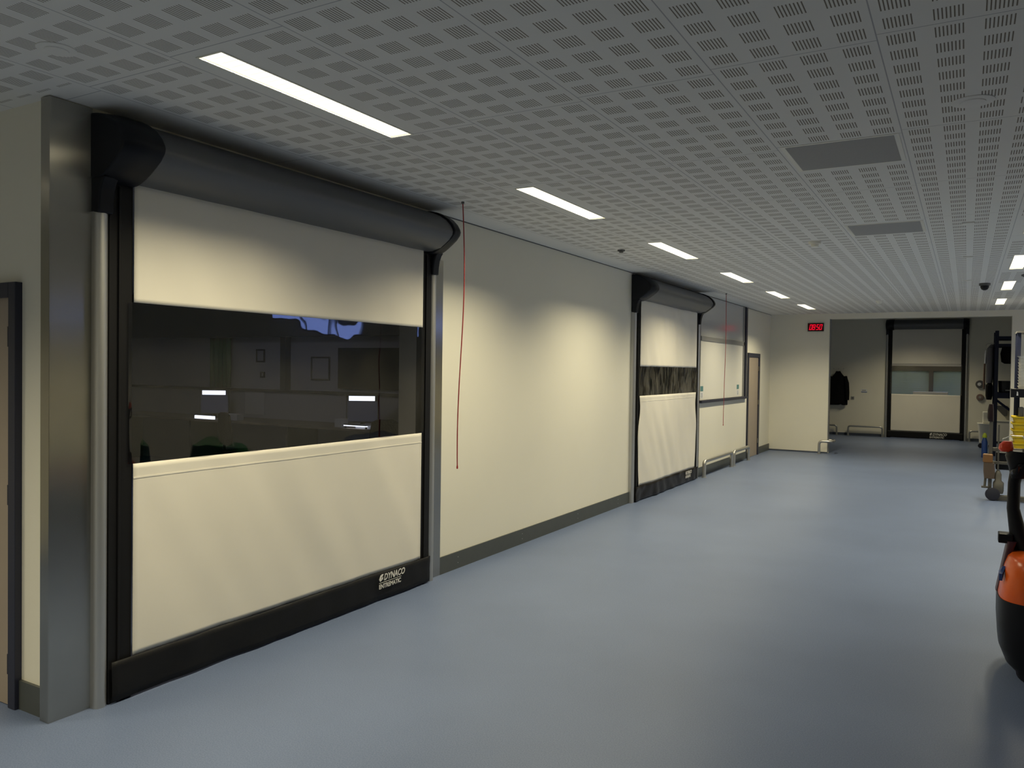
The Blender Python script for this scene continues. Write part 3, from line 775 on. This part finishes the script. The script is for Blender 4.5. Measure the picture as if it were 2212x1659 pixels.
# ------------------------------------------------------------------ lobby rack and what stands by it
t = thing('pallet_rack', 'dark blue pallet rack in the rear lobby, seen through the opening', 'rack', (4.31, 19.9, 0))
for (x, y) in ((0, 0), (0, .9), (1.45, 0), (1.45, .9)):
    MB().box(x, x+.07, y, y+.07, 0, 2.68).build('upright', M_rack, t, bevel=.004)
for z in (2.50, 2.34):
    MB().box(.07, 1.45, 0, .05, z, z+.06).build('beam', M_rack, t)
    MB().box(.07, 1.45, .92, .97, z, z+.06).build('beam', M_rack, t)
MB().box(.07, 1.45, 0, .05, 1.24, 1.36).build('beam', M_rack, t); MB().box(.07, 1.45, .92, .97, 1.24, 1.36).build('beam', M_rack, t)
MB().box(.07, 1.45, .05, .92, 1.30, 1.34).build('shelf', M_darkgrey, t)
MB().tube([(.05, .02, 1.20), (.95, .02, .45)], .028, 6).build('brace', M_rack, t)
MB().tube([(.03, .1, 1.25), (.03, .9, .7)], .02, 6).build('brace', M_rack, t)
MB().tube([(.03, .1, 2.1), (.03, .9, 2.6)], .02, 6).build('brace', M_rack, t)
t = thing('storage_crate', 'black crate with a pale handle slot on the shelf of the lobby rack', 'crate', (4.42, 19.98, 1.34))
MB().loft([(0, 0, 1.15, 0, .6), (.05, -.01, 1.16, -.01, .61), (.24, -.02, 1.17, -.02, .62), (.27, -.02, 1.17, -.02, .62)], p=9).build('body', M_cap, t, smooth=True)
MB().box(.10, .32, -.025, -.018, .06, .085).build('handle_slot', M_greyp, t)
tag(MB().loft([(1.98, 4.50, 4.95, 20.0, 20.4), (2.02, 4.44, 5.0, 19.96, 20.45), (2.2, 4.42, 5.05, 19.95, 20.45), (2.34, 4.45, 5.0, 19.97, 20.43)], p=3).build('hanging_bag', M_coat, smooth=True),
    'large black bag hanging from the top beams of the lobby rack', 'bag')
tag(MB().loft([(1.56, 4.17, 4.29, 19.95, 20.75), (1.7, 4.165, 4.30, 19.9, 20.8), (2.1, 4.17, 4.30, 19.9, 20.8), (2.32, 4.18, 4.30, 20.0, 20.7), (2.40, 4.24, 4.30, 20.2, 20.5)], p=3).build('hanging_coverall', M_greycloth, smooth=True),
    'grey work garment hanging on the end of the lobby rack', 'garment')
tag(MB().loft([(1.20, 4.18, 4.28, 19.95, 20.7), (1.28, 4.165, 4.295, 19.92, 20.75), (1.5, 4.165, 4.295, 19.92, 20.75), (1.555, 4.20, 4.28, 20.0, 20.7)], p=3).build('hanging_bag', M_coat, smooth=True),
    'black bag hanging under the grey garment at the end of the lobby rack', 'bag')
t = thing('wall_dustpan', 'dark sloped scoop hanging on the lobby wall behind the blue rack brace', 'scoop', (4.42, YR, .68))
MB().prism([(0, .27), (.30, .27), (.30, .02), (.24, 0)], -.12, 0, lambda p, q, r: (p, r, q)).build('scoop', M_darkgrey, t, bevel=.01)
MB().tube([(.05, -.06, .27), (.05, -.06, .34), (.05, 0, .36)], .01, 8).build('handle', M_inox, t)
t = thing('low_cabinet', 'low white cabinet against the lobby wall behind the rack', 'cabinet', (4.40, YR-.45, 0))
MB().box(0, 1.1, 0, .44, .06, .56).build('body', M_white, t, bevel=.006)
MB().box(-.01, 1.11, -.02, .44, .56, .59).build('worktop', M_white, t, bevel=.004)
MB().box(.03, 1.07, .03, .44, 0, .06).build('plinth', M_darkgrey, t)
t = thing('hanging_apron', 'thin brown and white garment hanging left of the grey one', 'garment', (4.14, 20.3, 0))
MB().loft([(1.42, -.02, .01, 0, .5), (1.6, -.025, .015, 0, .5), (1.98, -.02, .015, 0, .5)], p=3).build('lower_cloth', M_brown, t, smooth=True)
MB().loft([(1.98, -.01, .03, 0, .5), (2.2, -.005, .03, .1, .4), (2.28, .01, .03, .2, .3)], p=3).build('upper_cloth', M_paper, t, smooth=True)
MB().tube([(.02, .25, 2.26), (.02, .25, 2.40), (.06, .25, 2.43), (.175, .25, 2.43)], .006, 6).build('hanger', M_inox, t)

t = thing('waste_cart', 'white plastic cart beside the lobby rack', 'cart', (4.06, 21.9, 0))
MB().loft([(.12, .03, .30, 0, .4), (.5, 0, .34, -.02, .42), (.58, -.02, .36, -.03, .43)], p=6).build('tub', M_white, t, smooth=True)
MB().box(.09, .30, .1, .3, .58, .86).build('upper_box', M_white, t, bevel=.02)
for x in (.06, .27):
    MB().lathe([(.055, 0), (.055, .03)], (x, 0, .055), 16, 'y').build('wheel', M_rubber, t)
    MB().box(x-.02, x+.02, 0.005, .03, .06, .125).build('wheel_bracket', M_greyp, t)
t = thing('spray_bottle', 'tall blue bottle with a lime top beside the white cart', 'bottle', (4.155, 19.4, 0))
MB().lathe([(.05, 0), (.055, .02), (.055, .33), (.035, .40), (.03, .42)], n=20).build('body', M_blue, t, smooth=True)
MB().lathe([(.04, .42), (.045, .45), (.03, .50), (.015, .52)], n=16).build('cap', M_lime, t, smooth=True)

# ------------------------------------------------------------------ shelving at the right edge of the hall
t = thing('shelving_bay', 'dark shelving bay at the right edge with a black beam', 'shelving', (4.50, 15.6, 0))
for (x, y) in ((.035, .52), (.035, 1.0), (1.2, .52), (1.2, 1.0)):
    MB().box(x, x+.06, y, y+.06, 0, 2.46).build('upright', M_rack, t, bevel=.004)
MB().box(-.06, 1.28, -.06, 0, 1.37, 1.51).build('front_beam', M_cap, t, bevel=.004)
MB().box(-.02, 1.28, 0, 1.06, 1.46, 1.505).build('shelf', M_darkgrey, t)
MB().box(-.02, 1.28, 0, 1.06, .36, .40).build('shelf', M_darkgrey, t)
MB().box(0.03, 1.28, .45, 1.06, 2.46, 2.49).build('shelf', M_darkgrey, t)
MB().prism([(.02, .03), (.045, .03), (.04, .09), (.025, .10)], -.065, -.06, lambda p, q, r: (p, r, 1.37+q)).build('price_tag', M_paper, t)
t = thing('tray_stack', 'tall stack of ribbed white trays on the black beam shelf', 'trays', (4.555, 15.61, 1.506))
for k in range(11):
    MB().loft([(k*.05, .012, .50, 0, .48), (k*.05+.035, .0, .51, 0, .48), (k*.05+.048, -.008+(k == 10)*-.02, .52, -.005, .49)], p=8).build('tray', M_white, t, smooth=True)
t = thing('bin', 'x', 'bin', (4.49, 15.61, .40), group='yellow stacked bins')
MB().loft([(0, .02, .44, .02, .48), (.085, .0, .46, 0, .5)], p=9).build('tub', M_yellow, t, smooth=True)
MB().loft([(.085, -.022, .475, -.015, .51), (.108, -.022, .475, -.015, .51)], p=9).build('rim', M_yellow, t, smooth=True)
t.name = 'stacking_bin'
labs = ['yellow stacking bin at the bottom of the yellow pile', 'yellow stacking bin second from the bottom of the pile', 'yellow stacking bin third from the bottom of the pile',
        'yellow stacking bin third from the top of the pile', 'yellow stacking bin second from the top of the pile', 'yellow stacking bin on top of the yellow pile']
t['label'] = labs[0]
for k in range(1, 6): dup(t, (4.49, 15.61, .40+k*.1085), label=labs[k])
t = thing('helmet', 'blue and white helmet on the top shelf at the right edge', 'helmet', (4.80, 16.3, 2.49))
MB().lathe([(.14, 0), (.14, .05), (.12, .11), (.07, .15), (.01, .165)], n=24).build('shell', M_blue, t, smooth=True)
MB().lathe([(.165, 0), (.165, .008), (.14, .015)], n=24).build('brim', M_paper, t, smooth=True)
tag(MB().lathe([(.035, 0), (.04, .02), (.04, .14), (.02, .16)], (4.60, 15.72, 1.051), 16).build('can', M_darkgrey, smooth=True), 'dark can standing on the yellow bins below the beam', 'can')

# ------------------------------------------------------------------ hand stacker at the right edge, mid distance
t = thing('hand_stacker', 'grey steel hand stacker with black grip at the right edge', 'hand stacker', (4.08, 12.85, 0))
MB().box(.01, .055, .05, .11, .09, 1.12).build('mast', M_greysteel, t, bevel=.004)
mb = MB(); mb.box(.115, .135, .05, .11, .09, 1.05); mb.build('chain_rail', M_greysteel, t)
MB().loft([(1.09, -.005, .06, .03, .13), (1.14, -.018, .06, .02, .14), (1.25, -.015, .058, .03, .13), (1.33, .0, .05, .04, .12)], p=3).build('grip', mat('maroon_black', (.012, .005, .007), .35, spec=.3), t, smooth=True)
MB().loft([(.52, -.04, .05, -.01, .08), (.53, -.06, .06, -.02, .09), (.63, -.06, .06, -.02, .09), (.64, -.05, .05, -.01, .08)], p=6).build('orange_block', M_orangep, t, smooth=True)
MB().loft([(.30, -.04, .09, .0, .12), (.40, -.05, .09, -.01, .12), (.52, -.05, .08, -.01, .12)], p=5).build('pump_body', mat('copper_brown', (.10, .07, .05), .5), t, smooth=True)
MB().loft([(.10, .08, .19, .0, .2), (.14, .07, .20, -.01, .22), (.24, .07, .20, -.01, .22), (.27, .09, .17, .01, .19), (.36, .09, .17, .01, .19), (.41, .11, .15, .03, .17)], p=5).build('motor_housing', M_greysteel, t, smooth=True)
MB().box(.055, .60, .06, .10, .68, .73).build('cross_arm', M_greysteel, t, bevel=.004)
MB().box(.055, .60, .06, .10, .50, .54).build('cross_arm', M_greysteel, t, bevel=.004)
MB().box(.10, .62, .02, .10, .012, .075).build('chassis_bar', M_greysteel, t, bevel=.008)
MB().box(.10, .14, .02, .55, .012, .075).build('chassis_bar', M_greysteel, t, bevel=.008)
MB().lathe([(.07, 0), (.088, .006), (.09, .02), (.088, .04), (.07, .046)], (.065, -.03, .09), 28, 'y').build('wheel', M_rubber, t, smooth=True)
MB().box(.05, .11, .02, .045, .06, .17).build('wheel_fork', mat('cream_paint', (.5, .46, .34), .4), t, bevel=.004)
MB().box(-.07, .02, .01, .06, .165, .19).build('foot_pedal', M_greysteel, t, bevel=.004)
MB().tube([(-.03, .04, .19), (-.02, .05, .34)], .016, 10).build('pedal_rod', M_greysteel, t)
MB().box(.10, .55, .125, .45, .42, .66).build('battery_box', M_cap, t, bevel=.01)
tb = MB(); tb.tube([(.17, .0, .73), (.17, .0, .86), (.27, .0, .91), (.40, .0, .91), (.46, .0, .80), (.48, .0, .73)], .009, 8); tb.build('wire_handle', M_inox, t)

# ------------------------------------------------------------------ orange pallet truck in the right foreground
t = thing('pallet_truck', 'orange and black electric pallet truck at the right edge', 'pallet truck', (0, 0, 0))
y0, y1 = 5.22, 5.90
MB().loft([(.035, 4.08, 4.62, y0+.07, y1-.07), (.09, 4.03, 4.64, y0+.03, y1-.03), (.18, 3.995, 4.65, y0+.01, y1-.01), (.32, 3.985, 4.65, y0, y1), (.46, 3.985, 4.65, y0, y1)], p=4.5, n=48).build('chassis_cover', M_cap, t, smooth=True)
oh = MB().loft([(.36, 4.03, 4.64, y0+.012, y1-.012), (.42, 3.995, 4.642, y0+.002, y1-.002), (.465, 3.988, 4.645, y0-.004, y1+.004), (.55, 4.0, 4.64, y0, y1), (.64, 4.02, 4.62, y0+.01, y1-.01), (.685, 4.035, 4.61, y0+.025, y1-.025), (.705, 4.055, 4.59, y0+.05, y1-.05), (.712, 4.10, 4.55, y0+.10, y1-.10)], p=4.2, n=48).build('orange_hood', M_orange, t, smooth=True)
MB().prism([(y0+.12, .56), (y0+.20, .60), (y0+.20, .63), (y0+.12, .60)], 3.988, 4.004, lambda p, q, r: (r+(.02 if q > .6 else 0), p, q)).build('sticker', M_blue, oh)
MB().loft([(.46, 3.978, 4.01, y0+.28, y1-.28), (.70, 4.02, 4.06, y0+.26, y1-.26), (.76, 4.03, 4.08, y0+.27, y1-.27)], p=5).build('front_rib', mat('dark_maroon', (.06, .015, .03), .4), t, smooth=True)
for yy in (y0+.06, y1-.24):
    MB().box(4.62, 5.72, yy, yy+.17, .035, .095).build('fork', M_greysteel, t, bevel=.012)
for yy in (y0+.10, y1-.15):
    MB().lathe([(.035, 0), (.04, .006), (.04, .05), (.035, .056)], (5.6, yy, .04), 18, 'y').build('load_wheel', M_rubber, t)
MB().lathe([(.05, 0), (.06, .01), (.06, .06), (.05, .07)], (4.14, y0+.1, .06), 20, 'y').build('castor', M_rubber, t)
MB().lathe([(.05, 0), (.06, .01), (.06, .06), (.05, .07)], (4.14, y1-.17, .06), 20, 'y').build('castor', M_rubber, t)
yc = (y0+y1)/2
tl = MB().tube([(4.13, yc, .68), (4.085, yc, .80), (4.058, yc, .95), (4.060, yc, 1.10), (4.075, yc, 1.20)], [.055, .045, .034, .033, .036], 14).build('tiller_arm', M_cap, t, smooth=True)
MB().box(3.985, 4.06, yc-.05, yc+.05, .745, .80).build('tiller_clamp', M_cap, tl, bevel=.006)
hd = MB(); hd.loft([(1.13, 4.04, 4.11, yc-.04, yc+.04), (1.19, 4.03, 4.16, yc-.06, yc+.06), (1.26, 4.01, 4.22, yc-.08, yc+.08), (1.29, 4.02, 4.22, yc-.07, yc+.07)], p=3)
hd = hd.build('tiller_head', M_cap, t, smooth=True)
for sg in (-1, 1):
    MB().tube([(4.05, yc+sg*.05, 1.17), (4.06, yc+sg*.12, 1.18), (4.08, yc+sg*.165, 1.22), (4.13, yc+sg*.17, 1.27), (4.19, yc+sg*.12, 1.29), (4.21, yc+sg*.05, 1.28)], .017, 12).build('handle_loop', M_cap, hd, smooth=True)
MB().loft([(1.285, 3.985, 4.045, yc-.045, yc+.045), (1.30, 3.975, 4.053, yc-.055, yc+.055), (1.325, 3.98, 4.05, yc-.05, yc+.05), (1.345, 4.0, 4.045, yc-.03, yc+.03)], p=3).build('safety_button', M_redp, hd, smooth=True)
MB().tube([(4.10, yc-.02, 1.285), (4.15, yc-.02, 1.30), (4.21, yc-.02, 1.27)], .022, 10).build('thumb_switch', mat('mid_grey_plastic', (.25, .23, .2), .35), hd, smooth=True)
tag(MB().loft([(0, 4.27, 4.62, 6.5, 6.9), (.2, 4.24, 4.66, 6.46, 6.94), (.6, 4.20, 4.66, 6.45, 6.95), (.78, 4.24, 4.62, 6.5, 6.9), (.84, 4.33, 4.53, 6.6, 6.8)], p=3).build('waste_bag', M_green, smooth=True),
    'green bag behind the orange pallet truck', 'bag')

# ------------------------------------------------------------------ office seen dimly through the near roller door's window
YW = 9.6
t = thing('office_desk', 'long dark desk against the office wall, seen through the near roller door window', 'desk', (-9.6, YW-.8, 0))
MB().box(0, 6.6, 0, .78, .80, .84).build('desktop', M_wood, t, bevel=.004)
for x in (.05, 2.2, 4.4, 6.5): MB().box(x, x+.04, .05, .7, 0, .80).build('leg', M_darkgrey, t)
struct(MB().box(-10.1, -.2, YW-.05, YW, 1.29, 1.33).build('trim_7', M_darkgrey), 'dark ledge along the office wall')
struct(MB().box(-10.1, -.2, YW-.30, YW, 2.2, H).build('trim_8', M_darkgrey), 'dark bulkhead over the office wall')
struct(MB().box(-5.98, -5.86, YW-.12, YW, 1.33, 2.2).build('trim_9', M_darkgrey), 'dark post on the office wall')
def monitor(x, lab, grp='office monitors'):
    t = thing('monitor', lab, 'monitor', (x, YW-.45, .84), rotz=.6, group=grp)
    MB().box(-.24, .24, 0, .04, .06, .47).build('casing', M_cap, t, bevel=.005)
    MB().box(-.22, .22, -.002, 0, .08, .375).build('screen', M_screen, t)
    MB().box(-.20, .18, -.004, 0, .385, .455).build('screen_bar', M_screenbar, t)
    MB().box(-.03, .03, .01, .04, 0, .06).build('stand', M_cap, t)
    MB().box(-.12, .12, -.06, .1, 0, .012).build('foot', M_cap, t)
monitor(-7.15, 'left of the two dark monitors with a bright top bar in the office')
monitor(-3.95, 'right of the two dark monitors with a bright top bar in the office')
t = thing('added_glow_strip', 'added glowing strip brightening the papers before the right office monitor', 'glowing strip', (-3.80, YW-.75, .84))  # glowing strip added to light the white papers, not a real desk lamp
MB().box(-.22, .20, -.03, .0, .03, .045).build('lit_strip', M_screenbar, t)
MB().box(-.22, .20, -.035, .02, 0.045, .055).build('back_plate', M_cap, t)
for x in (-.2, .18): MB().box(x, x+.015, -.03, .0, 0, .03).build('foot', M_cap, t)
t = thing('added_glow_strip', 'x', 'glowing strip', (-7.05, YW-.72, .84)); t['label'] = 'added glowing strip for the lit white items before the left office monitor'  # emission added where white desk items look brightly lit
MB().box(-.22, .24, -.03, .0, .0, .05).build('lit_strip', M_screenbar, t)
MB().box(-.24, .22, .0, .02, 0, .05).build('back_plate', M_cap, t)
for (x, w_, h, lab) in ((-3.85, .30, .05, 'white papers in front of the right office monitor'), (-3.35, .22, .07, 'white papers at the right end of the office desk'), (-4.25, .14, .12, 'small white box left of the right office monitor'), (-6.6, .30, .10, 'white folder on the middle of the office desk')):
    tag(MB().box(x, x+w_, YW-.72, YW-.58, .84, .84+h).build('desk_papers', M_paper, bevel=.004), lab, 'papers')
for (x0, x1, z0, z1, lab) in ((-6.65, -6.45, 1.78, 2.0, 'upper small picture frame on the office wall, left of the post'), (-6.55, -6.45, 1.52, 1.62, 'tiny frame below the upper picture on the office wall'), (-5.4, -5.0, 1.50, 1.88, 'grey picture frame on the office wall right of the post')):
    t = thing('picture_frame', lab, 'picture frame', (x0, YW, z0), group='frames on the office wall')
    w_, h_ = x1-x0, z1-z0
    mb = MB(); mb.box(0, w_, -.02, 0, 0, .025).box(0, w_, -.02, 0, h_-.025, h_).box(0, .025, -.02, 0, .025, h_-.025).box(w_-.025, w_, -.02, 0, .025, h_-.025)
    mb.build('frame', M_darkgrey, t); MB().box(.025, w_-.025, -.012, 0, .025, h_-.025).build('sheet', M_darkwall, t)
tag(MB().box(-4.8, -3.5, YW-.05, YW, 1.38, 2.02).build('wall_screen', M_cap, bevel=.005), 'large black screen on the office wall', 'screen')
tag(MB().box(-6.9, -6.45, YW-.02, YW, .90, 1.27).build('wall_sheet', M_paper), 'pale sheet on the office wall below the ledge', 'paper')
cu = MB().sheet(-7.7, -7.2, 1.34, 2.19, 30, 2, lambda u, z: (u, YW-.09+.02*math.sin(u*60), z)).build('green_curtain', M_green, smooth=True, solid=.004)
tag(cu, 'narrow dark green curtain in the office', 'curtain')
def office_chair(x, y, rz, lab):
    t = thing('office_chair', lab, 'chair', (x, y, 0), rotz=rz, group='office chairs')
    MB().loft([(.44, -.22, .22, -.22, .22), (.47, -.25, .25, -.24, .24), (.51, -.24, .24, -.23, .23)], p=3.5).build('seat', M_coat, t, smooth=True)
    MB().loft([(.60, -.18, .18, -.26, -.19), (.8, -.22, .22, -.28, -.21), (1.02, -.18, .18, -.29, -.23), (1.06, -.1, .1, -.285, -.24)], p=3).build('backrest', M_coat, t, smooth=True)
    MB().tube([(0, -.18, .46), (0, -.25, .55), (0, -.26, .70)], .02, 8).build('back_arm', M_cap, t)
    MB().lathe([(.03, .08), (.025, .44)], n=12).build('column', M_cap, t)
    mb = MB()
    for k in range(5): mb.tube([(0, 0, .09), (.28*math.cos(k*1.2566), .28*math.sin(k*1.2566), .06)], .02, 8)
    mb.build('star_base', M_cap, t)
    for k in range(5): MB().lathe([(.03, -.02), (.03, .02)], (.28*math.cos(k*1.2566), .28*math.sin(k*1.2566), .03), 12, 'y').build('castor', M_cap, t)
office_chair(-2.75, 8.3, .4, 'dark office chair at the right end of the office desk')
office_chair(-5.2, 8.0, -.3, 'dark office chair at the middle of the office desk')
# a dimmed lamp in the office ceiling
t = thing('office_lamp', 'dimmed office ceiling lamp', 'ceiling light', (-5.2, 6.6, H))
MB().box(-.3, .3, -.3, .3, -.03, 0).build('housing', M_white, t)
ld = bpy.data.lights.new('office_light', 'AREA'); ld.size = .5; ld.energy = 9; ld.color = (.95, .93, 1.0)
lo = bpy.data.objects.new('office_light', ld); C.objects.link(lo); lo.parent = t; lo.location = (0, 0, -.035)
